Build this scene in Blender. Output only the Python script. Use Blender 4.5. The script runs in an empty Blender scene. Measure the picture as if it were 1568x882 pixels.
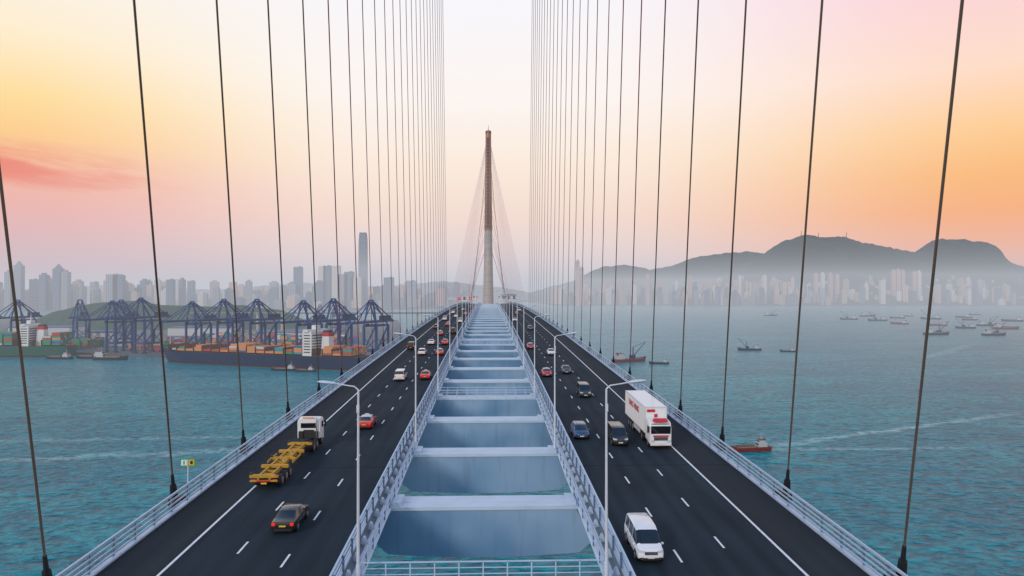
import bpy, math, random
from mathutils import Vector, Matrix
random.seed(7)
sc = bpy.context.scene
sc.view_settings.view_transform = 'Standard'
sc.view_settings.look = 'None'
sc.view_settings.exposure = 0
CAMZ = 92.0
def s2l(c):
    return tuple(((v/255)/12.92 if v/255 <= .04045 else ((v/255+.055)/1.055)**2.4) for v in c)

# ---------------------------------------------------------------- materials
MATS = {}
def mat(name, col=(.5,.5,.5), rough=.5, metal=0.0, var=.12, scale=1.5, coat=0.0, emit=None, spec=None):
    if name in MATS: return MATS[name]
    m = bpy.data.materials.new(name); m.use_nodes = True
    nt = m.node_tree; b = nt.nodes['Principled BSDF']
    tc = nt.nodes.new('ShaderNodeNewGeometry')
    nz = nt.nodes.new('ShaderNodeTexNoise'); nz.inputs['Scale'].default_value = scale; nz.inputs['Detail'].default_value = 3
    nt.links.new(tc.outputs['Position'], nz.inputs['Vector'])
    mx = nt.nodes.new('ShaderNodeMix'); mx.data_type = 'RGBA'
    mx.inputs['A'].default_value = tuple(c*(1-var) for c in col)+(1,)
    mx.inputs['B'].default_value = tuple(min(1, c*(1+var)) for c in col)+(1,)
    nt.links.new(nz.outputs['Fac'], mx.inputs['Factor'])
    nt.links.new(mx.outputs['Result'], b.inputs['Base Color'])
    b.inputs['Roughness'].default_value = rough; b.inputs['Metallic'].default_value = metal
    b.inputs['Coat Weight'].default_value = coat
    if spec is not None: b.inputs['Specular IOR Level'].default_value = spec
    if emit:
        b.inputs['Emission Color'].default_value = tuple(emit[:3])+(1,); b.inputs['Emission Strength'].default_value = emit[3]
    MATS[name] = m; return m

def N(nt, t, **kw):
    n = nt.nodes.new(t)
    for k, v in kw.items(): setattr(n, k, v)
    return n
def M(nt, op, a, b=None, c=None, clamp=False):
    n = nt.nodes.new('ShaderNodeMath'); n.operation = op; n.use_clamp = clamp
    for i, v in enumerate((a, b, c)):
        if v is None: continue
        if isinstance(v, (int, float)): n.inputs[i].default_value = v
        else: nt.links.new(v, n.inputs[i])
    return n.outputs[0]
def SS(nt, v, a, b, lo=0, hi=1):
    n = nt.nodes.new('ShaderNodeMapRange'); n.interpolation_type = 'SMOOTHSTEP'
    nt.links.new(v, n.inputs['Value'])
    n.inputs['From Min'].default_value = a; n.inputs['From Max'].default_value = b
    n.inputs['To Min'].default_value = lo; n.inputs['To Max'].default_value = hi
    return n.outputs['Result']
def MIX(nt, f, a, b, mode='MIX'):
    n = nt.nodes.new('ShaderNodeMix'); n.data_type = 'RGBA'; n.blend_type = mode
    for k, v in (('Factor', f), ('A', a), ('B', b)):
        if isinstance(v, (int, float)): n.inputs[k].default_value = v
        elif isinstance(v, tuple): n.inputs[k].default_value = v if len(v) == 4 else v+(1,)
        else: nt.links.new(v, n.inputs[k])
    return n.outputs['Result']

# ---------------------------------------------------------------- mesh builder
class MB:
    def __init__(s): s.v=[]; s.f=[]; s.m=[]; s.mats=[]
    def mi(s, m):
        if m not in s.mats: s.mats.append(m)
        return s.mats.index(m)
    def face(s, idx, m): s.f.append(idx); s.m.append(s.mi(m))
    def poly(s, pts, m):
        b=len(s.v); s.v += [tuple(p) for p in pts]; s.face(list(range(b, b+len(pts))), m)
    def box(s, c, d, m, rz=0, top=None):
        b=len(s.v); cx,cy,cz=c; hx,hy,hz=d[0]/2,d[1]/2,d[2]/2
        ca,sa=math.cos(rz),math.sin(rz); tx,ty = top if top else (1,1)
        for sz in (-1,1):
            kx,ky = (tx,ty) if sz>0 else (1,1)
            for sx,sy in ((-1,-1),(1,-1),(1,1),(-1,1)):
                x,y=sx*hx*kx,sy*hy*ky
                s.v.append((cx+x*ca-y*sa, cy+x*sa+y*ca, cz+sz*hz))
        for q in ((3,2,1,0),(4,5,6,7),(0,1,5,4),(1,2,6,5),(2,3,7,6),(3,0,4,7)):
            s.face([b+i for i in q], m)
    def cyl(s, p0, p1, r0, r1, n, m, caps=True):
        p0=Vector(p0); p1=Vector(p1); ax=(p1-p0).normalized()
        u=ax.orthogonal() if abs(ax.z)<.99 else Vector((1,0,0))
        if abs(ax.z)<.99: u=ax.cross(Vector((0,0,1))).normalized()
        w=ax.cross(u).normalized(); b=len(s.v); o=math.pi/4 if n==4 else 0
        for p,r in ((p0,r0),(p1,r1)):
            for i in range(n):
                a=2*math.pi*i/n+o
                s.v.append(tuple(p+u*math.cos(a)*r+w*math.sin(a)*r))
        for i in range(n):
            j=(i+1)%n; s.face([b+i,b+j,b+n+j,b+n+i], m)
        if caps:
            s.face([b+n+i for i in range(n)], m); s.face([b+i for i in reversed(range(n))], m)
    def loft(s, rings, m, closed=True, caps=True, matf=None):
        b=len(s.v); n=len(rings[0])
        for r in rings: s.v += [tuple(p) for p in r]
        for k in range(len(rings)-1):
            for i in range(n if closed else n-1):
                j=(i+1)%n
                mm = matf(k,i) if matf else m
                s.face([b+k*n+i, b+k*n+j, b+(k+1)*n+j, b+(k+1)*n+i], mm or m)
        if caps and closed:
            s.face([b+i for i in reversed(range(n))], m)
            s.face([b+(len(rings)-1)*n+i for i in range(n)], m)
    def obj(s, name, parent=None, smooth=0, bevel=0, fixn=True):
        me=bpy.data.meshes.new(name); me.from_pydata(s.v,[],s.f)
        for m in s.mats: me.materials.append(m)
        me.polygons.foreach_set('material_index', s.m)
        me.update()
        if fixn:
            import bmesh
            bm=bmesh.new(); bm.from_mesh(me); bmesh.ops.recalc_face_normals(bm, faces=bm.faces); bm.to_mesh(me); bm.free()
        if smooth:
            me.polygons.foreach_set('use_smooth',[True]*len(me.polygons))
            me.set_sharp_from_angle(angle=math.radians(smooth))
        o=bpy.data.objects.new(name, me); sc.collection.objects.link(o)
        if parent: o.parent=parent
        if bevel:
            md=o.modifiers.new('bevel','BEVEL'); md.width=bevel; md.segments=2; md.limit_method='ANGLE'
        return o
def empty(name, loc=(0,0,0)):
    e=bpy.data.objects.new(name,None); e.location=loc; sc.collection.objects.link(e); return e

# ---------------------------------------------------------------- deck profile
def rz(d):
    if d < 46: return CAMZ-18.15+(d-46)*.0318
    return CAMZ-17.6+.0278*(d-64)-2.91e-5*(d-64)*(d-136)
def slope(d): return rz(d+.5)-rz(d-.5)
Y0, Y1 = -160, 1320
def stations(a=Y0, b=Y1):
    L=[]; y=a
    while y<b: L.append(y); y+=9
    L.append(b); return L
def sweep(mb, prof, m, closed=True, a=Y0, b=Y1, matf=None):
    mb.loft([[(x, y, rz(y)+z) for x,z in prof] for y in stations(a,b)], m, closed=closed, matf=matf)
TD=990.0; TN=-30.0

asph = bpy.data.materials.new('asphalt'); asph.use_nodes=True
nt=asph.node_tree; bs=nt.nodes['Principled BSDF']
g=N(nt,'ShaderNodeNewGeometry'); sp=N(nt,'ShaderNodeSeparateXYZ'); nt.links.new(g.outputs['Position'],sp.inputs[0])
mp=N(nt,'ShaderNodeMapping'); mp.inputs['Scale'].default_value=(.9,.05,.5); nt.links.new(g.outputs['Position'],mp.inputs[0])
n1=N(nt,'ShaderNodeTexNoise'); n1.inputs['Scale'].default_value=1.0; n1.inputs['Detail'].default_value=5; nt.links.new(mp.outputs[0],n1.inputs['Vector'])
n2=N(nt,'ShaderNodeTexNoise'); n2.inputs['Scale'].default_value=9; n2.inputs['Detail'].default_value=3; nt.links.new(g.outputs['Position'],n2.inputs['Vector'])
n3=N(nt,'ShaderNodeTexNoise'); n3.inputs['Scale'].default_value=.12; n3.inputs['Detail'].default_value=4; nt.links.new(g.outputs['Position'],n3.inputs['Vector'])
ax=M(nt,'ABSOLUTE',sp.outputs['X'])
lane=M(nt,'FRACT',M(nt,'DIVIDE',M(nt,'SUBTRACT',ax,9.9),3.66))
tr=M(nt,'COSINE',M(nt,'MULTIPLY',M(nt,'SUBTRACT',lane,.25),4*math.pi))
f=M(nt,'ADD',M(nt,'MULTIPLY',n1.outputs['Fac'],.9),M(nt,'MULTIPLY',n2.outputs['Fac'],.25))
f=M(nt,'ADD',f,M(nt,'MULTIPLY',tr,.10)); f=M(nt,'ADD',f,M(nt,'MULTIPLY',M(nt,'SUBTRACT',n3.outputs['Fac'],.5),.6),clamp=True)
c=MIX(nt,f,(.006,.012,.018),(.029,.045,.058))
sh=SS(nt,ax,20.6,21.4)
c=MIX(nt,M(nt,'MULTIPLY',sh,.4),c,(.040,.040,.040))
jt=M(nt,'LESS_THAN',M(nt,'FRACT',M(nt,'DIVIDE',M(nt,'ADD',sp.outputs['Y'],900.),54.)),.006)
c=MIX(nt,M(nt,'MULTIPLY',jt,.5),c,(.01,.01,.012))
nt.links.new(c,bs.inputs['Base Color']); bs.inputs['Roughness'].default_value=.85; bs.inputs['Specular IOR Level'].default_value=.12
bp=N(nt,'ShaderNodeBump'); bp.inputs['Strength'].default_value=.15; nt.links.new(n2.outputs['Fac'],bp.inputs['Height']); nt.links.new(bp.outputs[0],bs.inputs['Normal'])

paintw = mat('road_paint',(.74,.75,.76),.6,var=.25,scale=2)
railm = mat('rail_paint',(.42,.54,.68),.45,metal=.1,var=.14,scale=.6)
raild = mat('rail_post_paint',(.08,.14,.24),.5,var=.1)
steelw = mat('deck_steel_lit',(.50,.60,.70),.45,var=.14,scale=.5)  # lighter copy of the deck steel: skylight on top surfaces put into the colour
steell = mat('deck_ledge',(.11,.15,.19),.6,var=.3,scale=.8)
dark = mat('dark_rubber',(.015,.015,.017),.6)
cablem = mat('cable_sheath',(.12,.085,.06),.45,var=.2,scale=.3)
cablef = mat('cable_sheath_sunset',(.28,.07,.11),.5,var=.2,scale=.3)  # distant cables: reddish sunset light put into the base colour
lampm = mat('galvanised_pole',(.66,.70,.76),.4,metal=.2)
steelb = bpy.data.materials.new('deck_steel_shaded'); steelb.use_nodes=True
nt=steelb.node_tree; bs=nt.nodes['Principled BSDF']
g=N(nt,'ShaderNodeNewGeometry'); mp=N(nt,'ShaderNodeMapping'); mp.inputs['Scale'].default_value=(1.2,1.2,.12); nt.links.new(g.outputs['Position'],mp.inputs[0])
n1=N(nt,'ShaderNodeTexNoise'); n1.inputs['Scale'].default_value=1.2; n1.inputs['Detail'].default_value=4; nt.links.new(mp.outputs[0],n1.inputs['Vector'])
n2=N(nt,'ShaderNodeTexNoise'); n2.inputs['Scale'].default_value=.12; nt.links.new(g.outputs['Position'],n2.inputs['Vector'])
c=MIX(nt,SS(nt,n2.outputs['Fac'],.3,.7),(.13,.26,.42),(.30,.43,.58)); c=MIX(nt,SS(nt,n1.outputs['Fac'],.5,.75,0,.25),c,(.10,.15,.2))  # blue shade on girder faces and undersides put into the steel's colour
nt.links.new(c,bs.inputs['Base Color']); bs.inputs['Roughness'].default_value=.5

# road + markings
mb=MB()
for s in (-1,1):
    mb.loft([[(s*9.3,y,rz(y)),(s*24.9,y,rz(y))] for y in stations()], asph, closed=False)
road=mb.obj('road')
mb=MB()
for s in (-1,1):
    for x,w in ((20.85,.20),(9.75,.14)):
        mb.loft([[(s*(x-w/2),y,rz(y)+.006),(s*(x+w/2),y,rz(y)+.006)] for y in stations()], paintw, closed=False)
    for x in (13.35,17.0):
        y=-150+(2.4 if x>14 else 0)
        while y<1300:
            mb.poly([(s*(x-.08),y,rz(y)+.008),(s*(x+.08),y,rz(y)+.008),(s*(x+.08),y+2.2,rz(y+2.2)+.008),(s*(x-.08),y+2.2,rz(y+2.2)+.008)],paintw)
            y+=9
mb.obj('lane_markings')

bridge=empty('cable_stayed_bridge')
mb=MB()
for s in (-1,1):
    prof=[(8.0,-.85),(8.7,-.6),(9.3,-.012),(24.9,-.012),(25.4,-.02),(26.0,-.6),(26.9,-1.5),(20.5,-4.3),(12.5,-4.4),(9.6,-4.2)]
    prof=[(s*x,z) for x,z in prof]
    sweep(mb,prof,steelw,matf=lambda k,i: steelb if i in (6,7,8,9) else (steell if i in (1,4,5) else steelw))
mb.obj('deck_box',bridge,smooth=25)
mb=MB()
y=46-18*10
while y<TD+300:
    if abs(y-TD)>14 and abs(y-TN)>14:
        z=rz(y)
        mb.box((0,y,z-1.0),(16.04,3.4,.3),steelw)
        mb.box((0,y,z-.83),(15.6,.25,.06),steelw)
        for s in (-1,1): mb.box((s*7.6,y,z-.7),(.8,2.6,.3),steelw)
        for yy in (y-1.6,y+1.6):
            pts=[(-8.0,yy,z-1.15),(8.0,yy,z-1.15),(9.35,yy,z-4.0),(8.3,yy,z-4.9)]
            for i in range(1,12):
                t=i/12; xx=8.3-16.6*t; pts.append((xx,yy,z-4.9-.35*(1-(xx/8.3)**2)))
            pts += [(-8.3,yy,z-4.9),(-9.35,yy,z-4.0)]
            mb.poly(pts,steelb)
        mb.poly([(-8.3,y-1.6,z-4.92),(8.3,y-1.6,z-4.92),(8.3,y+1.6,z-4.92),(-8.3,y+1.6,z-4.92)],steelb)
    y+=18
mb.obj('cross_girders',bridge,fixn=False)
mb=MB()
def rail(x,h,r): sweep(mb,[(x-r,h-r),(x+r,h-r),(x+r,h+r),(x-r,h+r)],railm)
for s in (-1,1):
    for h,r in ((.38,.05),(.74,.05),(1.1,.05),(1.5,.075)): rail(s*25.1,h,r)
    sweep(mb,[(s*24.88,0.0),(s*25.3,0.0),(s*25.3,.12),(s*24.88,.12)],railm)
    for h,r in ((.35,.05),(.72,.05),(1.1,.07)): rail(s*9.2,h,r)
    sweep(mb,[(s*9.05,-.01),(s*9.36,-.01),(s*9.36,.10),(s*9.05,.10)],railm)
    for h in (.0,.45): rail(s*8.1,h-.3,.035)
    y=Y0
    while y<Y1-5:
        z=rz(y)
        mb.box((s*25.24,y,z+.75),(.12,.16,1.5),raild)
        mb.box((s*25.6,y,z-.15),(.6,.18,.35),railm,top=(.4,1))
        mb.box((s*9.05,y,z+.55),(.12,.18,1.12),raild)
        mb.box((s*8.72,y,z-.12),(.6,.16,.6),railm,top=(.25,1))
        mb.box((s*8.1,y,z-.3),(.09,.09,.9),raild)
        y+=3.0 if y<300 else 4.5
mb.obj('parapet_rails',bridge)
mb=MB()
for yy in (47.6,44.4,119.6,116.4,209.5,206.5,335,480):
    z=rz(yy)-.85
    for h in (.45,.85,1.25):
        mb.box((0,yy,z+h),(16,.08 if h>1.1 else .05,.08 if h>1.1 else .05),railm)
    for i in range(11):
        mb.box((-8+1.6*i,yy,z+.62),(.08,.08,1.25),railm)
mb.obj('walkway_rails',bridge)
yel=mat('sign_yellow',(.75,.42,.02),.5)
mb=MB(); zz=rz(44)-.85
mb.box((2.0,44.0,zz+1.05),(.62,.04,.42),yel)
mb.box((2.0,43.97,zz+1.05),(.5,.02,.3),dark); mb.box((1.92,43.95,zz+1.05),(.12,.02,.2),yel); mb.box((2.12,43.95,zz+1.05),(.12,.02,.2),yel)
mb.box((2.0,44.03,zz+.6),(.05,.05,.7),railm)
mb.obj('warning_sign')

# towers
tw = bpy.data.materials.new('tower_skin'); tw.use_nodes=True
nt=tw.node_tree; bs=nt.nodes['Principled BSDF']
g=N(nt,'ShaderNodeNewGeometry'); sp=N(nt,'ShaderNodeSeparateXYZ'); nt.links.new(g.outputs['Position'],sp.inputs[0])
up=SS(nt,sp.outputs['Z'],176,182)
fr=M(nt,'FRACT',M(nt,'DIVIDE',sp.outputs['Z'],9.0)); ring=M(nt,'GREATER_THAN',fr,.9)
nz=N(nt,'ShaderNodeTexNoise'); nz.inputs['Scale'].default_value=.15; nt.links.new(g.outputs['Position'],nz.inputs['Vector'])
c1=MIX(nt,nz.outputs['Fac'],(.36,.31,.28),(.52,.46,.42)); c2=MIX(nt,nz.outputs['Fac'],(.24,.12,.075),(.38,.20,.13))  # upper shaft's brown-orange is sunset light put into the skin colour
c=MIX(nt,up,c1,c2); c=MIX(nt,M(nt,'MULTIPLY',ring,.25),c,(.12,.09,.08))
nt.links.new(c,bs.inputs['Base Color']); bs.inputs['Roughness'].default_value=.5; nt.links.new(M(nt,'MULTIPLY',up,.3),bs.inputs['Metallic'])
anch=mat('anchor_recess',(.05,.035,.03),.7)
def H(D):
    if D<76: return 62+96*(D-15)/61
    return 158+58*(1-math.exp(-(D-76)/120))
for nm,ty in (('tower',TD),('tower_near',TN)):
    mb=MB(); rings=[]
    hs=[(-.5,9.3),(60,8.3),(92,7.6),(130,6.7),(177,5.7),(178,6.0),(240,5.0),(300,4.25),(314,4.1),(316,3.9)]
    for z,r in hs:
        rings.append([(math.cos(2*math.pi*i/28)*r*(.92),ty+math.sin(2*math.pi*i/28)*r,z) for i in range(28)])
    mb.loft(rings,tw)
    for i in range(26):
        z=184+i*4.8; r=6.0-(z-178)*.0150
        for s in (-1,1):
            mb.box((-.6,ty+s*(r-.25),z),(1.8,.9,3.4),anch)  # dark blocks at the anchors: shade down the tower's centre put into colour
    mb.box((0,ty,rz(ty)-3),(30,22,4),steelw)
    mb.cyl((0,ty,316),(0,ty,324),.4,.15,6,dark); mb.box((0,ty,313.5),(8.0,8.0,1.2),anch)
    mb.obj('tower_shaft',bridge,smooth=35)
mb=MB(); sk=MB()
def cable(s,y,ty,far=False):
    D=abs(y-ty); top=CAMZ+H(D)
    a=Vector((s*27.2,y,rz(y)+.0)); b=Vector((s*1.2,ty+(3.0 if y>ty else -3.0),top))
    n=max(2,int((b-a).length/14)); m=cablef if far else cablem; r=(.045 if D>75 else .15) if far else (.08 if D<200 else .07)
    if y>130 and not far: m=cablef
    rings=[]; ax_=(b-a).normalized(); u=ax_.cross(Vector((0,0,1))).normalized(); w_=ax_.cross(u)
    k=5 if far else 6
    for i in range(n+1):
        p=a.lerp(b,i/n); rings.append([tuple(p+u*math.cos(2*math.pi*j/k)*r+w_*math.sin(2*math.pi*j/k)*r) for j in range(k)])
    mb.loft(rings,m,caps=False)
    sk.cyl(a-ax_*.3,a+ax_*1.0,.34,.27,8,dark); sk.cyl(a+ax_*1.0,a+ax_*2.2,.17,.13,8,dark)
    sk.box((s*26.9,y,rz(y)-.6),(1.1,1.2,.7),dark); sk.box((s*26.3,y,rz(y)-.9),(1.6,.5,.5),steell)
for s in (-1,1):
    for k in range(-3,25): cable(s,46+18*k,TN)
    for k in range(28):
        yy=TD-20-18*k
        if yy>484: cable(s,yy,TD,True)
    for k in range(17):
        cable(s,TD+20+15*k,TD,True)
        if k<7: cable(s,TN-22-15*k,TN)
mb.obj('stay_cables',bridge,smooth=60); sk.obj('cable_sockets',bridge,smooth=40)

def street_lamp(s,y):
    mb=MB(); X=s*7.92
    mb.cyl((0,0,-.9),(0,0,.9),.15,.14,10,lampm); mb.cyl((0,0,.9),(0,0,12.0),.105,.065,10,lampm)
    pts=[(0,0,12.0),(s*.25,0,12.22),(s*.9,0,12.32),(s*1.5,0,12.42)]
    for p,q in zip(pts,pts[1:]): mb.cyl(p,q,.045,.04,8,lampm)
    mb.loft([[(s*x,w*math.cos(a),12.42+(x-1.4)*.1+h*math.sin(a)) for a in [2*math.pi*i/8 for i in range(8)]] for x,w,h in ((1.4,.07,.05),(1.6,.2,.1),(2.2,.24,.12),(2.55,.1,.05))],lampm)
    mb.box((s*.02,0,10.8),(.16,.2,.5),lampm)
    o=mb.obj('street_lamp',smooth=40); o.location=(X,y,rz(y))
y=46-36
while y<TD-20:
    for s in (-1,1): street_lamp(s,y)
    y+=36
green=mat('sign_green',(.02,.35,.12),.5); white=mat('white_gloss',(.78,.79,.80),.35,coat=.3,var=.05)
mb=MB()
mb.cyl((0,0,0),(0,0,3.0),.06,.05,8,lampm); mb.box((0,0,2.7),(1.3,.06,.7),green); mb.box((-.33,-.04,2.7),(.5,.03,.5),white); mb.box((-.33,-.06,2.7),(.12,.02,.36),green); mb.box((.33,-.04,2.7),(.46,.03,.5),yel); mb.box((.33,-.06,2.7),(.22,.02,.3),dark)
o=mb.obj('marker_sign'); o.location=(-26.4,65,rz(65)-.2)
redl=mat('signal_red',(.6,.02,.02),.4,emit=(1,.05,.03,2.5))
boardm=mat('sign_board_grey',(.25,.28,.32),.5)
for s,y in ((-1,470),(1,520),(-1,760),(1,760)):
    mb=MB(); z=rz(y)
    for x in (8.4,26.2): mb.box((s*x,y,z+3.5),(.4,.4,7.4),lampm)
    for h in (6.4,7.2): mb.box((s*17.3,y,z+h),(18.2,.25,.25),lampm)
    for i in range(13): mb.cyl((s*(8.6+1.4*i),y,z+6.4),(s*(9.3+1.4*i),y,z+7.2),.07,.07,4,lampm)
    for x in (11.5,15.1,18.8):
        mb.box((s*x,y-.3,z+6.9),(1.8,.3,1.8),dark)
        mb.box((s*x,y-.47,z+6.9),(.9,.04,.9),redl if (s<0 and x!=15.1) else boardm)
    if s>0: mb.box((17,y-.3,z+8.8),(6.5,.3,1.6),boardm)
    mb.obj('signal_gantry')

# ---------------------------------------------------------------- vehicles
glass=mat('vehicle_glass',(.010,.014,.018),.06,var=.1,spec=.7)
trim=mat('black_trim',(.02,.02,.022),.5)
hub=mat('alloy_hub',(.35,.36,.38),.35,metal=.6)
tail=mat('tail_light',(.55,.01,.01),.3,emit=(1,.03,.02,.6)); head=mat('head_light',(.55,.60,.66),.12,coat=.6)
amber=mat('amber_light',(.8,.25,.02),.3); plate_w=mat('plate_white',(.7,.7,.68),.5); plate_y=mat('plate_yellow',(.75,.5,.05),.5)
chrome=mat('chrome_trim',(.6,.6,.62),.2,metal=.9)
def wheel(mb,x,y,r,w,s):
    mb.cyl((x-s*w,y,r),(x,y,r),r,r,18,dark); mb.cyl((x,y,r),(x+s*.015,y,r),r*.6,r*.55,12,hub)
KIND={
 'sedan':dict(zb=.22,wr=.33,ax=(-1.4,1.42),st=[(-2.33,.72,.76,.78,.66),(-2.26,.93,.98,.86,.72),(-1.62,.97,1.05,.89,.72),(-.98,.97,1.38,.90,.60),(-.9,.97,1.41,.90,.60),(-.12,.96,1.46,.91,.61),(-.04,.96,1.46,.91,.61),(.62,.95,1.40,.91,.60),(1.28,.93,1.02,.90,.74),(2.1,.80,.87,.87,.70),(2.3,.66,.70,.76,.6)],rw=(2,3),ws=(7,8),pil=(3,5)),
 'hatch':dict(zb=.24,wr=.34,ax=(-1.32,1.35),st=[(-2.18,.75,.8,.80,.68),(-2.12,.98,1.05,.86,.72),(-1.8,1.02,1.45,.88,.62),(-1.7,1.02,1.50,.88,.63),(-.95,1.0,1.56,.89,.64),(-.85,1.0,1.56,.89,.64),(.1,.99,1.56,.9,.64),(.18,.99,1.56,.9,.64),(.72,.97,1.48,.9,.62),(1.4,.95,1.04,.88,.74),(2.0,.84,.9,.86,.7),(2.18,.68,.72,.76,.6)],rw=(1,2),ws=(8,9),pil=(2,4,6)),
 'van':dict(zb=.26,wr=.34,ax=(-1.5,1.62),st=[(-2.45,.9,.95,.84,.74),(-2.42,1.1,1.3,.88,.76),(-2.28,1.12,1.84,.90,.72),(-2.15,1.12,1.92,.90,.72),(-1.0,1.1,1.96,.91,.73),(-.9,1.1,1.96,.91,.73),(.3,1.08,1.95,.91,.73),(.4,1.08,1.95,.91,.73),(1.05,1.06,1.84,.91,.70),(1.75,1.0,1.18,.90,.80),(2.34,.88,.97,.87,.72),(2.48,.66,.72,.78,.6)],rw=(1,2),ws=(8,9),pil=(2,4,6)),
}
def paint(n,c,var=.06): return mat('car_paint_'+n,c,.28,coat=.6,var=var)
def car(name,kind,col,x,d,away=True,roof=None,taxi=False):
    K=KIND[kind]; mb=MB(); st=K['st']; zb=K['zb']; rings=[]
    for i,(y,zs,zt,w,wt) in enumerate(st):
        b=zb+(.08 if i in (0,len(st)-1) else 0)
        h=[(w*.82,b),(w*.97,b+.1),(w,b+(zs-b)*.45),(w*.985,zs-.08),(w*.94,zs),(wt+.03,max(zs+.005,zt-.06)),(wt-.12,zt)]
        rings.append([(a,y,z) for a,z in h]+[(-a,y,z) for a,z in reversed(h)])
    L=len(h); roofm=roof or col
    def mf(k,i):
        seg = i if i<L else (2*L-2-i if i<2*L-1 else -1)
        inr = K['rw'][1]<=k<K['ws'][0]
        if seg==-1: return trim
        if seg==0: return trim
        if k==K['rw'][0] and seg in (5,L-1): return glass
        if k==K['ws'][0] and seg in (5,L-1): return glass
        if i==L-1: return roofm if inr else col
        if seg==5 and inr: return roofm
        if seg==4 and inr and k not in K['pil']: return glass
        if seg==4 and (k==K['ws'][0]) : return glass if kind=='van' else col
        return col
    mb.loft(rings,col,matf=mf)
    yr,yf=st[0][0],st[-1][0]; wf=st[-1][3]; wb=st[0][3]; wr=K['wr']
    for s in (-1,1):
        for ay in K['ax']:
            mb.cyl((s*(.70),ay,wr),(s*(st[4][3]+.005),ay,wr),wr+.07,wr+.07,18,trim)
            wheel(mb,s*(st[4][3]+.02),ay,wr,.2,s)
        ym=st[K['ws'][1]][0]-.25; zm=st[K['ws'][1]][1]+.06
        mb.box((s*(st[4][3]+.05),ym,zm),(.18,.10,.12),col)
        zl=.66 if kind in('sedan','hatch') else .82
        mb.loft([[(s*(wf-.38),yf+.03,zl-.08),(s*(wf-.38),yf+.01,zl+.06),(s*(wf+.04),yf-.10,zl+.12),(s*(wf+.04),yf-.08,zl-.06)],[(s*(wf-.38),yf-.3,zl-.08),(s*(wf-.38),yf-.3,zl+.06),(s*(wf+.08),yf-.4,zl+.13),(s*(wf+.08),yf-.4,zl-.03)]],head)
        mb.box((s*(wf-.15),yf+.0,.42),(.22,.06,.1),trim)
        mb.box((s*(wb-.10),yr+.02,zl+.12),(.24,.12,.2),tail)
        for q in (0,1):
            mb.box((s*(st[5][3]+.003),st[5][0]-.25+q*1.0,st[5][1]-.16),(.02,.18,.03),trim)
            mb.box((s*(st[5][3]-.012),st[5][0]-.04+q*.95,.68),(.03,.012,.62),trim)
    zg=.6 if kind in('sedan','hatch') else .76
    mb.box((0,yf+.0,zg-.02),(wf*1.1,.06,.2),trim)
    for q in (-.06,.0,.06): mb.box((0,yf+.035,zg+q),(wf*1.0,.02,.018),chrome)
    mb.box((0,yf-.01,.36),(wf*1.5,.1,.16),trim); mb.box((0,yf+.05,.47),(.5,.02,.12),plate_w)
    mb.box((0,yr-.0,.36),(wb*1.7,.12,.16),trim); mb.box((0,yr-.05,.66),(.5,.03,.12),plate_y)
    if taxi:
        mb.box((0,.15,st[5][2]+.06),(.5,.18,.12),plate_w)
    cy=st[K['ws'][1]][0]; cz=st[K['ws'][1]][2]
    mb.box((0,cy+.03,cz-.0),(1.2,.12,.03),trim)
    o=mb.obj(name,smooth=38,bevel=.015)
    sl=math.atan(slope(d))
    o.location=(x,d,rz(d)+.0)
    o.rotation_euler=(sl,0,0) if away else (-sl,0,math.pi)
    return o
black=paint('black',(.012,.013,.016)); red=paint('red',(.55,.010,.018)); wh=paint('white',(.78,.79,.81)); navy=paint('navy',(.02,.07,.17)); silver=paint('silver',(.5,.51,.53)); grey=paint('grey',(.05,.06,.07)); dkg=paint('dark_green',(.02,.028,.024))
car('white_van','van',wh,11.2,50.2,False)
car('blue_car','hatch',navy,11.2,85.3,False)
car('black_suv','van',black,15.1,82.3,False)
car('grey_van','van',dkg,15.4,113.5,False)
car('dark_car','sedan',grey,15.4,140,False)
car('red_taxi','sedan',red,11.3,136,False,roof=silver,taxi=True)
car('white_car','sedan',wh,15.3,172,False)
car('red_taxi','sedan',red,11.2,187,False,roof=silver,taxi=True)
car('black_car','sedan',black,-14.9,56.2,True)
car('red_taxi','sedan',red,-15.0,91.5,True,roof=silver,taxi=True)
car('white_van','van',wh,-15.6,131.5,True)
car('red_taxi','sedan',red,-11.2,133,True,taxi=True)
car('white_car','hatch',wh,-15.5,173,True)
car('red_taxi','sedan',red,-11.3,173,True,roof=silver,taxi=True)
car('dark_van','van',black,-19.5,186,True)
car('red_taxi','sedan',red,-11.6,199,True,taxi=True)
car('white_car','sedan',wh,-15.4,199,True)
for (n,k,c,x,d,a,t) in (('red_taxi','sedan',red,-15.2,278,True,True),('white_van','van',wh,-11.4,300,True,False),('dark_car','hatch',grey,-18.6,262,True,False),
    ('white_car','sedan',wh,-15.2,345,True,False),('dark_van','van',black,-11.4,238,True,False),('red_taxi','sedan',red,-11.4,370,True,True),('white_van','van',wh,-18.8,390,True,False),
    ('white_car','sedan',wh,11.6,310,False,False),('dark_car','hatch',grey,15.1,255,False,False),('red_taxi','sedan',red,15.2,380,False,True),('white_van','van',wh,18.7,430,False,False),('silver_car','sedan',silver,-15.2,440,True,False),('red_taxi','sedan',red,-15.1,231,True,True),('white_van','van',wh,-18.9,318,True,False),('dark_van','van',black,-11.3,470,True,False)):
    car(n,k,c,x,d,a,roof=silver if t else None,taxi=t)

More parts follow.
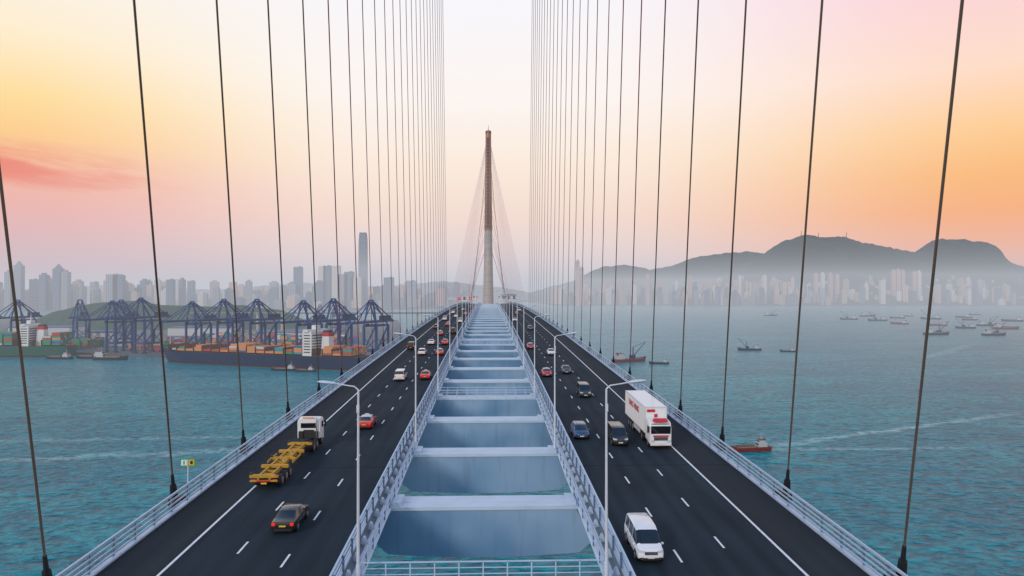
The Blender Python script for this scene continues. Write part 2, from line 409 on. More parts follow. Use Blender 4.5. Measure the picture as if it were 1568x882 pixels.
redp=mat('lettering_red',(.55,.02,.03),.5)
def box_truck():
    e=empty('box_truck',(19.3,78.6,rz(80))); 
    e.rotation_euler=(-math.atan(slope(86)),0,math.pi)
    mb=MB()
    def ring(y,zb,zt,w): 
        h=[(w,zb),(w+.02,zb+.3),(w+.02,zt-.25),(w-.06,zt-.06),(w-.2,zt)]
        return [(a,y,z) for a,z in h]+[(-a,y,z) for a,z in reversed(h)]
    mb.loft([ring(-2.3,.75,2.95,1.2),ring(-1.9,.75,3.05,1.2),ring(-.45,.6,2.95,1.2),ring(-.12,.5,2.55,1.17),ring(-.02,.45,1.75,1.14)],white)
    mb.box((0,-.055,2.08),(2.16,.12,.84),glass)
    for s in (-1,1):
        mb.box((s*1.215,-.85,2.05),(.04,.8,.7),glass)
        mb.box((s*.9,.03,.86),(.36,.08,.22),head); mb.box((s*.9,.04,.62),(.3,.06,.12),amber)
        mb.box((s*1.38,-.15,2.1),(.2,.14,.65),trim); mb.box((s*1.28,-.15,2.35),(.2,.05,.05),trim)
        for ay,r in ((-1.15,.5),(-4.3,.5),(-9.5,.5),(-10.7,.5),(-11.9,.5)):
            wheel(mb,s*1.2,ay,r,.35,s)
        mb.box((s*1.2,-7,.85),(.06,3.6,.5),mat('side_guard',(.5,.5,.52),.5))
    mb.box((0,.03,1.42),(1.7,.06,.16),redp); mb.box((0,.035,1.12),(1.5,.08,.34),trim)
    for h in (1.02,1.12,1.22): mb.box((0,.085,h),(1.4,.02,.03),chrome)
    mb.box((0,.05,.55),(2.3,.12,.36),white); mb.box((0,.12,.52),(.55,.02,.14),plate_w); mb.box((0,.1,.35),(2.2,.1,.1),trim)
    mb.box((0,-.35,3.12),(1.6,.7,.32),redp,top=(.9,.5)); mb.box((0,-.28,2.68),(2.0,.16,.12),trim)
    mb.box((0,-6.5,.9),(1.0,10.8,.3),trim)
    mb.obj('cab_and_chassis',e,smooth=30,bevel=.02)
    mb=MB()
    mb.box((0,-8.2,2.72),(2.48,11.4,2.92),white)
    fr=mat('container_frame',(.62,.64,.66),.5)
    for s in (-1,1):
        for z in (1.3,4.14): mb.box((s*1.235,-8.2,z),(.08,11.5,.12),fr)
        for yy in (-2.5,-13.9): mb.box((s*1.235,yy,2.72),(.09,.14,2.9),fr)
        for i in range(36): mb.box((s*1.245,-2.9-i*.305,2.72),(.03,.10,2.6),white)
    for z in (1.3,4.14): mb.box((0,-2.48,z),(2.4,.08,.12),fr)
    mb.box((.55,-2.44,3.75),(.9,.04,.3),redp)
    mb.box((.0,-2.43,3.2),(.35,.04,.35),redp)
    mb.obj('cargo_box',e)
    cu=bpy.data.curves.new('lettering','FONT'); cu.body='TANG WING'; cu.size=1.05; cu.extrude=.01; cu.align_x='CENTER'
    t=bpy.data.objects.new('side_lettering',cu); sc.collection.objects.link(t); t.parent=e
    t.data.materials.append(redp); t.location=(1.285,-8.6,2.9); t.rotation_euler=(math.pi/2,0,math.pi/2)
box_truck()
yelp=mat('trailer_yellow',(.50,.27,.02),.55,var=.45,scale=2.5)
def skel_truck():
    e=empty('flatbed_truck',(-19.5,64.3,rz(70))); e.rotation_euler=(math.atan(slope(72)),0,0)
    mb=MB()
    for s in (-1,1):
        mb.box((s*.5,6.2,1.12),(.16,12.4,.34),yelp)
        for y in (13.6,14.9): wheel(mb,s*1.2,y,.5,.55,s)
        for y in (1.6,2.9,4.2): wheel(mb,s*1.22,y,.5,.55,s)
        mb.box((s*.95,.02,.85),(.35,.1,.16),tail)
        mb.box((s*1.18,6.5,1.2),(.08,3.0,.22),yelp)
    for y in (.12,3.4,6.2,9.0,12.2): mb.box((0,y,1.25),(2.48,.32,.26),yelp)
    for y in (1.2,2.2,4.6,5.4,7.4,8.2,10.3,11.2): mb.box((0,y,1.1),(1.0,.12,.2),yelp)
    for y in (.12,12.2,6.2):
        for s in (-1,1): mb.box((s*1.13,y,1.46),(.2,.2,.16),trim)
    mb.box((0,-.02,.85),(2.4,.12,.14),yelp); mb.box((0,-.09,.85),(1.2,.03,.12),redp)
    mb.box((0,2.9,.75),(1.6,4.0,.12),trim)
    mb.box((0,14.0,.9),(.9,6.5,.28),trim); mb.cyl((0,14.2,1.05),(0,14.2,1.2),.5,.5,12,trim)
    mb.box((0,.0,.62),(.5,.06,.14),plate_y)
    for s in (-1,1): mb.box((s*.8,9.5,.8),(.5,.9,.5),trim)
    mb.obj('skeletal_trailer',e,smooth=30)
    mb=MB()
    def ring(y,zb,zt,w):
        h=[(w,zb),(w+.02,zb+.3),(w+.02,zt-.25),(w-.06,zt-.06),(w-.2,zt)]
        return [(a,y,z) for a,z in h]+[(-a,y,z) for a,z in reversed(h)]
    mb.loft([ring(15.9,.95,3.05,1.2),ring(16.8,.8,3.2,1.2),ring(17.7,.6,3.0,1.2),ring(18.0,.5,1.9,1.16)],white)
    mb.box((-.0,15.88,2.35),(1.7,.06,.55),glass); 
    for s in (-1,1):
        mb.box((s*1.215,17.1,2.3),(.04,.8,.7),glass); wheel(mb,s*1.2,17.1,.5,.35,s)
        mb.box((s*1.4,17.8,2.2),(.18,.12,.6),trim); mb.box((s*.8,15.8,1.3),(.5,.3,.9),trim)
    mb.cyl((.9,15.7,1.0),(.9,15.7,3.3),.08,.08,8,chrome)
    mb.box((0,15.8,1.45),(1.1,.1,.9),trim); mb.box((0,15.9,3.2),(1.3,.2,.12),amber)
    mb.obj('tractor_cab',e,smooth=30,bevel=.03)
skel_truck()

# ---------------------------------------------------------------- water
wm=bpy.data.materials.new('water'); wm.use_nodes=True
nt=wm.node_tree; bs=nt.nodes['Principled BSDF']
g=N(nt,'ShaderNodeNewGeometry'); P=g.outputs['Position']; sp=N(nt,'ShaderNodeSeparateXYZ'); nt.links.new(P,sp.inputs[0])
def noise(scale,detail=4,mapsc=None,dist=0,rot=.35):
    n=N(nt,'ShaderNodeTexNoise'); n.inputs['Scale'].default_value=scale; n.inputs['Detail'].default_value=detail; n.inputs['Distortion'].default_value=dist
    v=P
    if mapsc:
        m_=N(nt,'ShaderNodeMapping'); m_.inputs['Scale'].default_value=mapsc; m_.inputs['Rotation'].default_value=(0,0,rot); nt.links.new(P,m_.inputs[0]); v=m_.outputs[0]
    nt.links.new(v,n.inputs['Vector']); return n.outputs['Fac']
w1=noise(.19,5,(1,1.5,1),.6); w2=noise(.045,4,(1,1.6,1),.8,-.3); w3=noise(.0045,5,(1,2.4,1),.8,.1)
hgt=M(nt,'ADD',M(nt,'MULTIPLY',w1,1.8),M(nt,'MULTIPLY',w2,3.2))
bp=N(nt,'ShaderNodeBump'); bp.inputs['Strength'].default_value=.9; bp.inputs['Distance'].default_value=2.0
nt.links.new(hgt,bp.inputs['Height']); nt.links.new(bp.outputs[0],bs.inputs['Normal'])
c=MIX(nt,SS(nt,w3,.3,.7),(.002,.235,.295),(.008,.37,.40))
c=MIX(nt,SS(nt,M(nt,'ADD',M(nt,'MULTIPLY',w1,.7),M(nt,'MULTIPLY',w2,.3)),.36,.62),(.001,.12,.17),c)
def wake(c,x0,y0,x1,y1,wd,amt):
    dx,dy=x1-x0,y1-y0; L=math.hypot(dx,dy); ux,uy=dx/L,dy/L
    X=M(nt,'SUBTRACT',sp.outputs['X'],x0); Y=M(nt,'SUBTRACT',sp.outputs['Y'],y0)
    al=M(nt,'DIVIDE',M(nt,'ADD',M(nt,'MULTIPLY',X,ux),M(nt,'MULTIPLY',Y,uy)),L)
    pe=M(nt,'ABSOLUTE',M(nt,'ADD',M(nt,'SUBTRACT',M(nt,'MULTIPLY',Y,ux),M(nt,'MULTIPLY',X,uy)),M(nt,'MULTIPLY',M(nt,'SUBTRACT',w2,.5),wd*2.5)))
    f=SS(nt,pe,wd*.1,wd,1,0)
    f=M(nt,'MULTIPLY',f,M(nt,'MULTIPLY',SS(nt,al,0,.05),SS(nt,al,.6,1,1,0)))
    f=M(nt,'MULTIPLY',M(nt,'MULTIPLY',f,SS(nt,w1,.3,.6)),amt)
    return MIX(nt,f,c,(.36,.60,.60))
c=wake(c,165,425,450,560,7,.8); c=wake(c,160,418,330,420,5,.5)
c=wake(c,-60,440,-330,395,9,.6); c=wake(c,-100,470,-420,450,8,.4); c=wake(c,620,1000,900,1300,14,.4)
nt.links.new(c,bs.inputs['Base Color']); bs.inputs['Roughness'].default_value=.28; bs.inputs['IOR'].default_value=1.33; bs.inputs['Specular IOR Level'].default_value=.26
mb=MB(); mb.poly([(-30000,-4000,0),(30000,-4000,0),(30000,32000,0),(-30000,32000,0)],wm); mb.obj('water')

# ---------------------------------------------------------------- land
landm=mat('land_concrete',(.11,.115,.12),.9,var=.4,scale=.02)
greenm=mat('hill_vegetation',(.015,.030,.024),.95,var=.6,scale=.010)
def slab(name,pts,h,m):
    mb=MB(); n=len(pts)
    mb.loft([[(x,y,-3) for x,y in pts],[(x,y,h) for x,y in pts]],m); return mb.obj(name)
slab('port_ground',[(-4500,1090),(-640,1105),(-560,1085),(-120,912),(-150,1250),(-230,1900),(-300,2400),(-900,2600),(-4500,2600)],3.2,landm)
slab('kowloon_ground',[(-6500,3700),(-900,3800),(-200,4400),(-50,4700),(100,6200),(-6500,6500)],3.0,landm)
slab('island_ground',[(500,5600),(1500,5150),(2500,5050),(5200,4900),(8500,4800),(8500,9500),(300,9500)],3.0,landm)
from mathutils import noise as mn
def ridge(name,prof,D,front,back,m,rough=1.0,nx=300):
    mb=MB(); xs=[p[0] for p in prof]; rows=[]
    nv=34
    def h(x):
        for (a,b),(c_,d_) in zip(prof,prof[1:]):
            if a<=x<=c_:
                t=(x-a)/(c_-a); return b+(d_-b)*t
        return 0
    for i in range(nx+1):
        x=xs[0]+(xs[-1]-xs[0])*i/nx; r=[]
        for j in range(nv+1):
            v=-1+2*j/nv; y=D+(front*v if v<0 else back*v)
            sh=(1-abs(v))**1.1
            nn=mn.fractal(Vector((x*.0030,y*.0012,3)),1,2,6)
            n3=mn.fractal(Vector((x*.012,y*.006,9)),1,2,4)
            z=h(x)*sh*(1+1.1*min(abs(v)*2,1)*nn*.7)+ (n3*13*rough*min(1,h(x)/200) if abs(v)<.9 else 0) - abs(v)*6
            r.append((x,y,max(z,-5)))
        rows.append(r)
    mb.loft(rows,m,closed=False); return mb
mastm=mat('mast_steel',(.1,.1,.11),.6)
mb=ridge('mountain',[(1750,0),(1850,60),(2080,145),(2316,293),(2375,345),(2523,460),(2671,555),(2848,616),(2937,634),(3055,606),(3262,612),(3439,559),(3735,505),(3941,470),(4030,540),(4100,582),(4178,594),(4385,582),(4503,512),(4739,411),(4845,334),(5150,230),(5600,150),(7000,60)],6500,1400,1500,greenm)
for x,z in ((2870,615),(2905,625),(3290,605),(3030,600)): mb.cyl((x,6500,z-10),(x,6500,z+48),4,2,5,mastm)
mb.obj('mountain',smooth=50)
ridge('far_hills',[(300,20),(560,120),(1020,240),(1368,417),(1638,432),(1947,378),(2256,432),(2488,532),(2759,571),(3106,594),(3222,594),(3900,500),(5000,400),(7000,100)],8600,1300,1200,greenm).obj('far_hills',smooth=50)
ridge('green_hill',[(-1230,0),(-1130,42),(-1030,66),(-930,72),(-850,62),(-760,58),(-640,60),(-540,48),(-430,0)],1900,160,200,mat('hill_trees',(.012,.055,.028),.95,var=.7,scale=.04),.6).obj('green_hill',smooth=50)
ridge('kowloon_hills',[(-6000,80),(-4200,180),(-3000,130),(-2000,210),(-1200,160),(-500,230),(200,150),(800,40)],8000,900,900,greenm).obj('kowloon_hills',smooth=50)
# ---------------------------------------------------------------- skylines
def bmat(name,ca,cb,w=9,h=7):
    m=bpy.data.materials.new(name); m.use_nodes=True; nt=m.node_tree; bs=nt.nodes['Principled BSDF']
    g=N(nt,'ShaderNodeNewGeometry'); sp=N(nt,'ShaderNodeSeparateXYZ'); nt.links.new(g.outputs['Position'],sp.inputs[0])
    a=M(nt,'GREATER_THAN',M(nt,'FRACT',M(nt,'DIVIDE',M(nt,'ADD',sp.outputs['X'],sp.outputs['Y']),w)),.5)
    b=M(nt,'GREATER_THAN',M(nt,'FRACT',M(nt,'DIVIDE',sp.outputs['Z'],h)),.4)
    nm=N(nt,'ShaderNodeSeparateXYZ'); nt.links.new(g.outputs['Normal'],nm.inputs[0])
    f=M(nt,'MULTIPLY',M(nt,'MULTIPLY',a,b),M(nt,'LESS_THAN',nm.outputs['Z'],.5))
    nt.links.new(MIX(nt,f,ca,cb),bs.inputs['Base Color']); bs.inputs['Roughness'].default_value=.5; return m
BM=[bmat('facade_beige',(.48,.36,.29),(.16,.14,.15)),bmat('facade_grey',(.24,.28,.33),(.06,.09,.13),11,8),bmat('facade_white',(.66,.60,.55),(.22,.22,.25),8,6),bmat('facade_blue_glass',(.06,.12,.20),(.03,.06,.10),14,9),bmat('facade_pink',(.56,.36,.30),(.2,.15,.15),10,6)]
def tower_block(mb,x,y,w,dp,h,m,kind=0,r=0):
    mb.box((x,y,h/2),(w,dp,h),m,rz=r)
    if kind==1: mb.box((x,y,h+5),(w*.5,dp*.5,10),m,rz=r)
    elif kind==2: mb.box((x,y,h+12),(w*.8,dp*.8,24),m,rz=r,top=(.15,.15))
    elif kind==3: mb.box((x,y,h*1.03),(w*.7,dp*.7,h*.06),m,rz=r); mb.cyl((x,y,h*1.05),(x,y,h*1.2),.9,.4,4,m)
    else: mb.box((x+w*.2,y,h+2),(w*.3,dp*.4,5),m,rz=r)
random.seed(3)
mb=MB()
for i in range(620):
    x=random.uniform(560,5400); y=random.uniform(5150,5750)+ (350 if x<1300 else 0)
    h=random.choice((50,70,90,110,120,140,160))*random.uniform(.75,1.2)
    w=random.uniform(20,38)
    if random.random()<.1: w*=2; h*=.5
    tower_block(mb,x,y,w,random.uniform(20,40),h,random.choice(BM),random.choice((0,0,1,1,3) if h>130 else (0,1)),random.uniform(-.5,.5))
for i in range(230):
    x=random.uniform(1900,5300); y=random.uniform(5600,5950); g_=60+70*random.random()
    tower_block(mb,x,y,random.uniform(18,30),24,g_+random.uniform(50,110),random.choice((BM[0],BM[2],BM[4],BM[1])),1,random.uniform(-.4,.4))
for x,h in ((2450,235),(2500,240),(2560,238),(2610,230),(3040,262),(3075,268),(3110,262),(3200,250),(3235,255),(660,330),(690,280),(1180,230),(1500,210),(2060,220),(3700,190),(3560,200)):
    tower_block(mb,x,5300,26,26,h,BM[random.choice((0,4,2))],1)
mb.obj('island_skyline')
mb=MB(); random.seed(12)
for i in range(300):
    x=random.uniform(-5200,-1750) ; y=random.uniform(3900,4500)
    h=random.uniform(80,175); w=random.uniform(24,42)
    tower_block(mb,x,y,w,random.uniform(24,40),h,random.choice(BM+[BM[1],BM[3]]),random.choice((0,1,1)),random.uniform(-.4,.4))
for i in range(170):
    x=random.uniform(-1900,-150); y=random.uniform(4300,5400)+max(0,(x+900)*.6)
    h=random.uniform(35,100) if random.random()<.7 else random.uniform(110,170); w=random.uniform(30,60)
    tower_block(mb,x,y,w,random.uniform(24,40),h,random.choice(BM+[BM[1],BM[3]]),random.choice((0,1)),random.uniform(-.4,.4))
for x,h,w,k in ((-2480,238,38,2),(-2530,205,30,1),(-2275,222,44,2),(-2240,205,40,1),(-1990,192,60,0),(-1960,188,50,0),(-2350,190,34,1),(-2640,180,34,1),(-2700,175,34,1),(-1690,165,34,0)):
    tower_block(mb,x,3880,w,36,h,BM[random.choice((1,3,1))],k)
for x,h,w in ((-1180,255,50),(-1030,260,44),(-1000,262,44),(-945,262,50),(-905,210,60),(-865,225,56),(-820,190,60),(-620,190,60),(-480,170,55)):
    tower_block(mb,x,4500,w,40,h,BM[random.choice((1,3,2))],0)
mb.obj('kowloon_skyline')
mb=MB(); x,y=-815,4700
for z0,z1,wa,wb in ((0,60,56,54),(60,430,54,50),(430,478,50,44)):
    mb.loft([[(x+sx*wa/2,y+sy*wa/2,z0) for sx,sy in ((-1,-1),(1,-1),(1,1),(-1,1))],[(x+sx*wb/2,y+sy*wb/2,z1) for sx,sy in ((-1,-1),(1,-1),(1,1),(-1,1))]],BM[1])
for sx in (-1,1): mb.box((x+sx*12,y,482),(16,44,8),BM[1])
mb.obj('skyscraper')
mb=MB(); pts=[]
for i in range(22):
    t=i/21; pts.append((-760+700*t,1850-260*math.sin(t*1.2),44+6*t))
conc=mat('viaduct_concrete',(.38,.37,.35),.8,var=.1,scale=.05)
mb.loft([[(p[0],p[1]-8,p[2]),(p[0],p[1]+8,p[2]),(p[0],p[1]+4,p[2]-3.2),(p[0],p[1]-4,p[2]-3.2)] for p in pts],conc)
for p in pts[::2]: mb.box((p[0],p[1],p[2]/2-2),(4,5,p[2]-2),conc); mb.box((p[0],p[1],p[2]-4),(5,10,2.2),conc)
mb.obj('viaduct')

# ---------------------------------------------------------------- port
cb=mat('crane_blue',(.006,.055,.19),.5,var=.2,scale=.1); cbd=mat('crane_dark',(.006,.022,.07),.6)
def crane(x,y,ang,sc_=1.0):
    mb=MB()
    def B(a,b,r=1.1): mb.cyl(a,b,r*1.25,r*1.25,4,cb)
    w=9; l=15
    for sx in (-1,1):
        for sy in (-1,1):
            B((sx*w,sy*l,0),(sx*w,sy*l,46),1.4)
            mb.box((sx*w,sy*l,1.5),(7,2.2,3),cbd)
        B((sx*w,-l,14),(sx*w,l,14),1.3); B((sx*w,-l,46),(sx*w,l,46),1.2)
        B((sx*w,-l,14),(sx*w,l,46),.8)
        B((sx*4,-l-52,51),(sx*4,l+22,51),1.5)
        B((sx*w,-l,46),(sx*3,-l+2,78),1.0); B((sx*w,l,46),(sx*3,-l+4,76),.8)
        B((sx*3,-l+2,77),(sx*4,-l-46,52),.5); B((sx*3,-l+2,77),(sx*4,-l-22,52),.5)
        B((sx*3,-l+2,77),(sx*4,l+20,52),.6)
    for sy in (-1,1):
        B((-w,sy*l,14),(w,sy*l,14),1.2); B((-w,sy*l,46),(w,sy*l,46),1.2); B((-w,sy*l,14),(w,sy*l,30),.5); B((w,sy*l,14),(-w,sy*l,30),.5)
    B((-3,-l+2,78),(3,-l+2,78),1.2)
    for i in range(9): B((-4,-l-50+i*10,51),(4,-l-50+i*10,51),.5)
    mb.box((0,l+8,55),(9,16,6),cbd); mb.box((2,-l-10,47),(3,4,4),cbd)
    mb.box((w+1.5,0,24),(2,2,20),cbd)
    o=mb.obj('container_crane'); o.location=(x,y,3); o.rotation_euler=(0,0,ang); o.scale=(sc_,)*3
qa=math.atan2(-173,440)
for t in (-.02,.10,.30,.42,.54,.70,.80,.92):
    x=-560+440*t; y=1085-173*t
    crane(x+8,y+24,qa,sc_=random.uniform(.98,1.05))
for x in (-600,-665,-745,-800,-870,-950): crane(x,1180+random.uniform(-40,60),random.uniform(-.1,.35))
for x,y in ((-350,1650),(-420,1800),(-300,1500),(-520,1500),(-640,1600)): crane(x,y,.4,sc_=.8)
CM=[mat('container_'+n,c_,.6,var=.15,scale=.2) for n,c_ in (('orange',(.60,.24,.08)),('rust',(.33,.09,.04)),('blue',(.02,.10,.28)),('green',(.01,.24,.12)),('white',(.5,.5,.5)),('teal',(.02,.26,.28)),('red',(.45,.02,.03)))]
mb=MB(); random.seed(21)
def stacks(x0,y0,nx,ny,ang,wts,mx):
    ca,sa=math.cos(ang),math.sin(ang)
    for i in range(nx):
        for j in range(ny):
            u=i*13.2; v=j*3.2+(j//6)*14
            X=x0+u*ca-v*sa; Y=y0+u*sa+v*ca
            n=random.randint(1,mx); mcol=random.choices(CM,wts)[0]
            for k in range(n):
                if random.random()<.4: mcol=random.choices(CM,wts)[0]
                mb.box((X,Y,3.2+1.3+k*2.62),(12.2,2.44,2.58),mcol,rz=ang)
stacks(-980,1145,26,18,0,(1,2,2,6,1,3,2),6)
stacks(-560,1150,24,18,qa,(4,3,2,1,1,1,2),6)
stacks(-1300,1300,22,14,0,(2,2,3,2,2,2,2),5)
stacks(-520,1330,22,14,qa,(3,2,3,2,1,2,2),6)
mb.obj('container_stacks')
mb=MB(); shed=mat('shed_wall',(.5,.5,.5),.7)
mb.box((-640,1240,12),(60,26,28),shed); mb.box((-640,1240,27),(62,28,2),CM[2])
for x,y,w,d_,h in ((-900,1500,120,60,20),(-600,1550,140,50,16),(-400,1400,100,40,14),(-1200,1600,150,60,25)): mb.box((x,y,3+h/2),(w,d_,h),shed); mb.box((x,y,3+h+.8),(w+2,d_+2,1.5),CM[2])
mb.obj('port_sheds')

# ---------------------------------------------------------------- ships
hulln=mat('hull_navy',(.006,.022,.075),.45); hullg=mat('hull_green',(.01,.10,.07),.5); hullr=mat('hull_red',(.15,.02,.02),.6); supw=mat('superstructure_white',(.66,.66,.64),.5); deckm=mat('ship_deck',(.16,.07,.04),.8)
def hull(mb,L,B,Hh,m,low,dk,sheer=.15):
    rings=[]
    for t in (0,.04,.12,.3,.7,.85,.94,1):
        w=B/2*(.75 if t==0 else .92 if t==.04 else 1 if t<.8 else (.78 if t<.9 else .42 if t<.97 else .03))
        h=Hh*(1+ (sheer*2.2*(t-.7)**1.2/.3 if t>.7 else 0)); y=-L/2+L*t
        wb=w*(.8 if t<.8 else .55)
        rings.append([(-wb,y-(.04*L if t==1 else 0),-1),(-(wb+w)/2,y-(.03*L if t==1 else 0),Hh*.12),(-w,y,h),(w,y,h),((wb+w)/2,y-(.03*L if t==1 else 0),Hh*.12),(wb,y-(.04*L if t==1 else 0),-1)])
    mb.loft(rings,m,matf=lambda k,i: dk if i==2 else (low if i in (0,4,5) else m))
def ship(loc,rot,L,hm,wts,tiers,yoff,seed,B=42):
    mb=MB()
    hull(mb,L,B,15.5,hm,hullr,deckm,.12)
    y=-L/2+yoff
    mb.box((0,y,30),(B*.9,13,30),supw)
    for k in range(7): mb.box((0,y+6.6,20+k*3.4),(B*.8,.3,1.2),glass); mb.box((0,y-6.6,20+k*3.4),(B*.8,.3,1.2),glass)
    for k in range(7):
        for s in (-1,1): mb.box((s*(B*.45+.1),y,20+k*3.4),(.3,9,1.2),glass)
    mb.box((0,y+1,46),(B,7,3),supw); mb.box((0,y,50),(10,6,5),supw); mb.cyl((0,y,52),(0,y,62),.7,.3,6,supw)
    mb.box((0,y-17,28),(12,12,26),supw,top=(.8,.8)); mb.box((0,y-17,41.5),(10,10,5),CM[6]); mb.box((0,y-17,45),(8,8,2.5),dark)
    random.seed(seed)
    yy=-L/2+8
    while yy<L/2-28:
        if abs(yy+6-y)>13 and abs(yy+6-(y-17))>9:
            lim=random.choice(tiers); w_=int((B-5)/2.54) if yy<L/2-50 else 10
            for i in range(w_):
                n=max(1,lim+random.choice((-1,0,0)))
                for k in range(n):
                    mb.box((-(w_-1)*1.27+i*2.54,yy+6.2,17+1.3+k*2.6),(2.44,12.2,2.56),random.choices(CM,wts)[0])
        yy+=14
        mb.box((0,yy-.8,20),(B*.9,.6,9),deckm)
    mb.cyl((0,L/2-14,17),(0,L/2-14,34),.6,.3,6,supw)
    o=mb.obj('container_ship'); o.location=loc; o.rotation_euler=(0,0,rot)
ship((-296,934,0),math.atan2(173,-440)-math.pi/2,316,hulln,(10,3,.6,.4,.5,.8,.6),(1,2,2,3,4,4),70,5)
ship((-735,1078,0),math.radians(88),250,hullg,(.5,1.5,.7,8,1,2,1.6),(5,6,7,7),60,9,34)
hullk=mat('boat_hull_dark',(.012,.028,.045),.6); hullrd=mat('boat_hull_red',(.20,.03,.025),.6); cabw=mat('boat_cabin',(.42,.45,.47),.5); cabt=mat('boat_cabin_tan',(.24,.18,.13),.6)
def boat(name,x,y,L,rot,hm=None,crane_=False,low=False):
    mb=MB(); B=L*.24; Hh=L*.07+.8
    hull(mb,L,B,Hh,hm or hullk,hullk,deckm if low else hullk,.35)
    cy=-L*.3
    mb.box((0,cy,Hh+L*.045),(B*.7,L*.2,L*.09),cabw); mb.box((0,cy+L*.01,Hh+L*.115),(B*.55,L*.12,L*.055),cabw)
    mb.box((0,cy+L*.074,Hh+L*.12),(B*.45,.1,L*.025),glass); mb.box((0,cy+L*.102,Hh+L*.055),(B*.5,.1,L*.03),glass)
    mb.box((0,cy,Hh+L*.15),(B*.62,L*.14,L*.01),hm or cabt)
    mb.cyl((0,cy,Hh+L*.14),(0,cy,Hh+L*.28),L*.008,L*.004,6,cabw)
    mb.cyl((0,cy-L*.07,Hh+L*.09),(0,cy-L*.08,Hh+L*.17),L*.02,L*.018,8,hullrd)
    for s in (-1,1):
        for k in range(7): mb.box((s*B*.48,-L*.1+k*L*.07,Hh+L*.012),(.15,.15,L*.03),cabw)
    if low: mb.box((0,L*.08,Hh+L*.01),(B*.7,L*.42,L*.03),cabt); mb.box((0,L*.08,Hh+L*.03),(B*.5,L*.38,L*.02),deckm)
    if crane_:
        mb.cyl((0,L*.1,Hh),(0,L*.1,Hh+L*.3),L*.015,L*.012,6,hullk); mb.box((0,L*.08,Hh+L*.05),(B*.5,L*.12,L*.08),hullk)
        mb.cyl((0,L*.1,Hh+L*.06),(0,L*.48,Hh+L*.42),L*.012,L*.008,5,hullk); mb.cyl((0,L*.1,Hh+L*.3),(0,L*.48,Hh+L*.42),L*.005,L*.005,4,hullk)
    o=mb.obj(name,smooth=30); o.location=(x,y,-.3); o.rotation_euler=(0,0,rot)
boat('red_barge',152,415,27,1.75,hullrd,low=True)
boat('derrick_barge',420,1145,38,-1.6+3.14,crane_=True)
boat('tugboat',470,1115,24,1.4)
boat('derrick_barge',190,960,52,-1.2,hullrd,crane_=True); boat('tugboat',222,930,26,1.5)
R=random.Random(4)
for px_,d_ in ((437,2890),(560,2467),(605,2350),(590,2811),(652,2810),(637,2600),(702,2000),(742,2660),(745,1840),(782,1980),(792,1530),(700,1560),(640,2100),(752,2400),(820,2300),(810,1800),(690,2500),(870,2100),(900,1700),(760,3000)):
    boat(R.choice(('cargo_boat','fishing_boat')),px_*d_/1100,d_,R.uniform(46,68),R.choice((1.5,-1.5,1.2,-1.8,.6)),R.choice((None,None,None,None,hullrd)),R.random()<.3,R.random()<.4)
for x,d_,L in ((-243,862,32),(-215,850,26),(-640,850,40),(-690,1000,40),(-520,1010,50),(-560,1030,44),(-600,1025,40)):
    boat('harbour_boat',x,d_,L,R.choice((1.4,-1.7)),low=True)

# ---------------------------------------------------------------- haze (participating medium over the harbour)
hm_=bpy.data.materials.new('haze_air'); hm_.use_nodes=True; nt=hm_.node_tree; nt.nodes.clear()
out=N(nt,'ShaderNodeOutputMaterial'); ab=N(nt,'ShaderNodeVolumeAbsorption'); em=N(nt,'ShaderNodeEmission'); ad=N(nt,'ShaderNodeAddShader')
SIG=1/5600.0
ab.inputs['Color'].default_value=(0,0,0,1); ab.inputs['Density'].default_value=SIG
em.inputs['Color'].default_value=(.55,.575,.64,1); em.inputs['Strength'].default_value=SIG
nt.links.new(ab.outputs[0],ad.inputs[0]); nt.links.new(em.outputs[0],ad.inputs[1]); nt.links.new(ad.outputs[0],out.inputs['Volume'])
mb=MB(); mb.box((0,13500,120),(50000,26000,260),hm_); mb.obj('haze')

# ---------------------------------------------------------------- world
w=bpy.data.worlds.new('World'); sc.world=w; w.use_nodes=True; nt=w.node_tree; bg=nt.nodes['Background']
tc=N(nt,'ShaderNodeTexCoord'); sp=N(nt,'ShaderNodeSeparateXYZ'); nt.links.new(tc.outputs['Generated'],sp.inputs[0])
el=M(nt,'MULTIPLY',M(nt,'ARCSINE',sp.outputs['Z']),180/math.pi)
az=M(nt,'MULTIPLY',M(nt,'ARCTAN2',sp.outputs['X'],sp.outputs['Y']),180/math.pi)
def ramp(stops):
    n=N(nt,'ShaderNodeValToRGB'); cr=n.color_ramp; cr.interpolation='LINEAR'
    cr.elements[0].position=0; cr.elements[1].position=1
    cr.elements[0].color=s2l(stops[0][1])+(1,); cr.elements[1].color=s2l(stops[-1][1])+(1,)
    for d_,c_ in stops[1:-1]:
        e=cr.elements.new(d_/60.0); e.color=s2l(c_)+(1,)
    nt.links.new(M(nt,'DIVIDE',el,60.0,clamp=True),n.inputs[0]); return n.outputs[0]
cl=ramp([(0,(200,180,192)),(3,(222,182,186)),(5.5,(240,178,172)),(8,(248,184,158)),(10.5,(255,206,140)),(13,(255,222,158)),(17,(254,238,208)),(22,(251,243,236)),(34,(205,220,240)),(60,(112,160,220))])
cc=ramp([(0,(205,202,212)),(3,(236,216,214)),(6,(250,222,208)),(10,(254,236,220)),(15,(253,245,240)),(22,(248,246,250)),(34,(205,220,240)),(60,(112,160,220))])
cr_=ramp([(0,(225,188,182)),(3,(248,174,142)),(5.5,(254,172,108)),(8,(254,186,114)),(11,(255,206,148)),(15,(254,220,200)),(22,(250,208,220)),(34,(208,214,238)),(60,(112,160,220))])
aab=M(nt,'ABSOLUTE',az); bk=SS(nt,aab,60,130,1,0)
fl=M(nt,'MULTIPLY',SS(nt,az,-34,-8,1,0),bk); fr=M(nt,'MULTIPLY',SS(nt,az,6,37,0,1),bk)
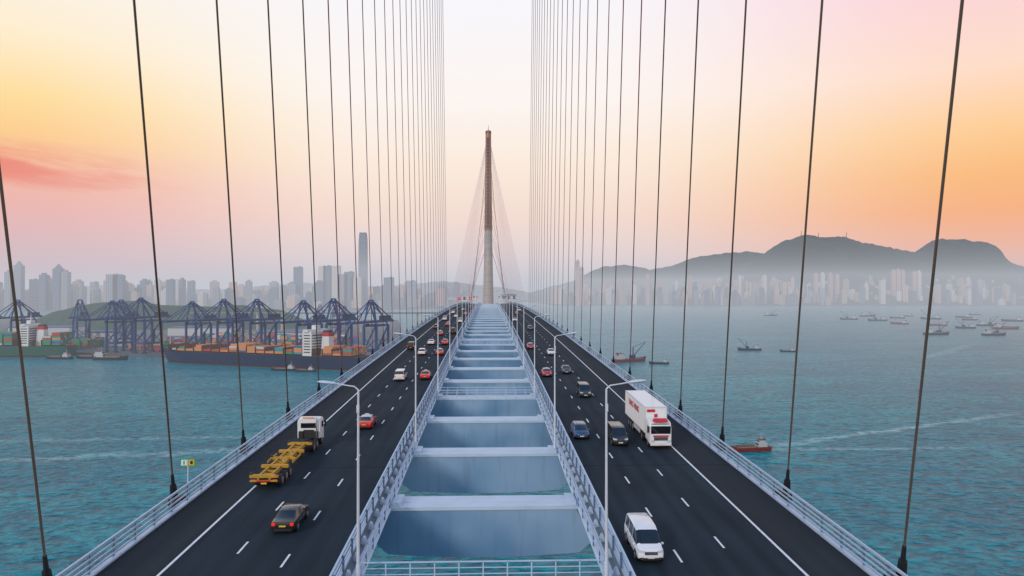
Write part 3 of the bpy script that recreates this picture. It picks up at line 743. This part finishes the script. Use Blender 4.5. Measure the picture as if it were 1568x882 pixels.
col=MIX(nt,fl,cc,cl); col=MIX(nt,fr,col,cr_)
cv=N(nt,'ShaderNodeCombineXYZ'); nt.links.new(M(nt,'MULTIPLY',az,.09),cv.inputs[0]); nt.links.new(M(nt,'ADD',M(nt,'MULTIPLY',el,.55),M(nt,'MULTIPLY',az,.05)),cv.inputs[1])
nz=N(nt,'ShaderNodeTexNoise'); nz.inputs['Scale'].default_value=1.3; nz.inputs['Detail'].default_value=6; nz.inputs['Roughness'].default_value=.55; nt.links.new(cv.outputs[0],nz.inputs['Vector'])
mid=M(nt,'ADD',8.2,M(nt,'MULTIPLY',M(nt,'ADD',az,30),-.05))
dd=M(nt,'ABSOLUTE',M(nt,'SUBTRACT',el,mid))
band=M(nt,'MULTIPLY',SS(nt,dd,.2,2.4,1,0),M(nt,'MULTIPLY',SS(nt,az,-36,-17,1,0),SS(nt,az,-75,-50,0,1)))
cf=M(nt,'MULTIPLY',SS(nt,M(nt,'ADD',nz.outputs['Fac'],M(nt,'MULTIPLY',band,.25)),.48,.74),band)
col=MIX(nt,M(nt,'MULTIPLY',cf,.95),col,s2l((238,130,112)))
sky=N(nt,'ShaderNodeTexSky'); sky.sky_type='NISHITA'; sky.sun_disc=False; sky.sun_elevation=math.radians(22); sky.sun_rotation=math.radians(215)
col2=MIX(nt,1.0,col,MIX(nt,1.0,sky.outputs[0],(.002,.002,.002),'MULTIPLY'),'ADD')
nt.links.new(col2,bg.inputs['Color']); bg.inputs['Strength'].default_value=1.0

sd=bpy.data.lights.new('sun','SUN'); sd.energy=1.3; sd.angle=math.radians(8); sd.color=(1,.92,.85)
so=bpy.data.objects.new('sun',sd); sc.collection.objects.link(so)
e_=math.radians(22); a_=math.radians(215)
dirv=Vector((math.sin(a_)*math.cos(e_),math.cos(a_)*math.cos(e_),math.sin(e_)))
so.rotation_euler=dirv.to_track_quat('Z','Y').to_euler()

cd=bpy.data.cameras.new('camera'); cd.lens=36*1100/1568; cd.sensor_width=36; cd.clip_end=60000; cd.clip_start=.5
co=bpy.data.objects.new('camera',cd); sc.collection.objects.link(co)
co.location=(.35,0,CAMZ); co.rotation_euler=(math.radians(90.42),0,math.radians(-1.87)); sc.camera=co
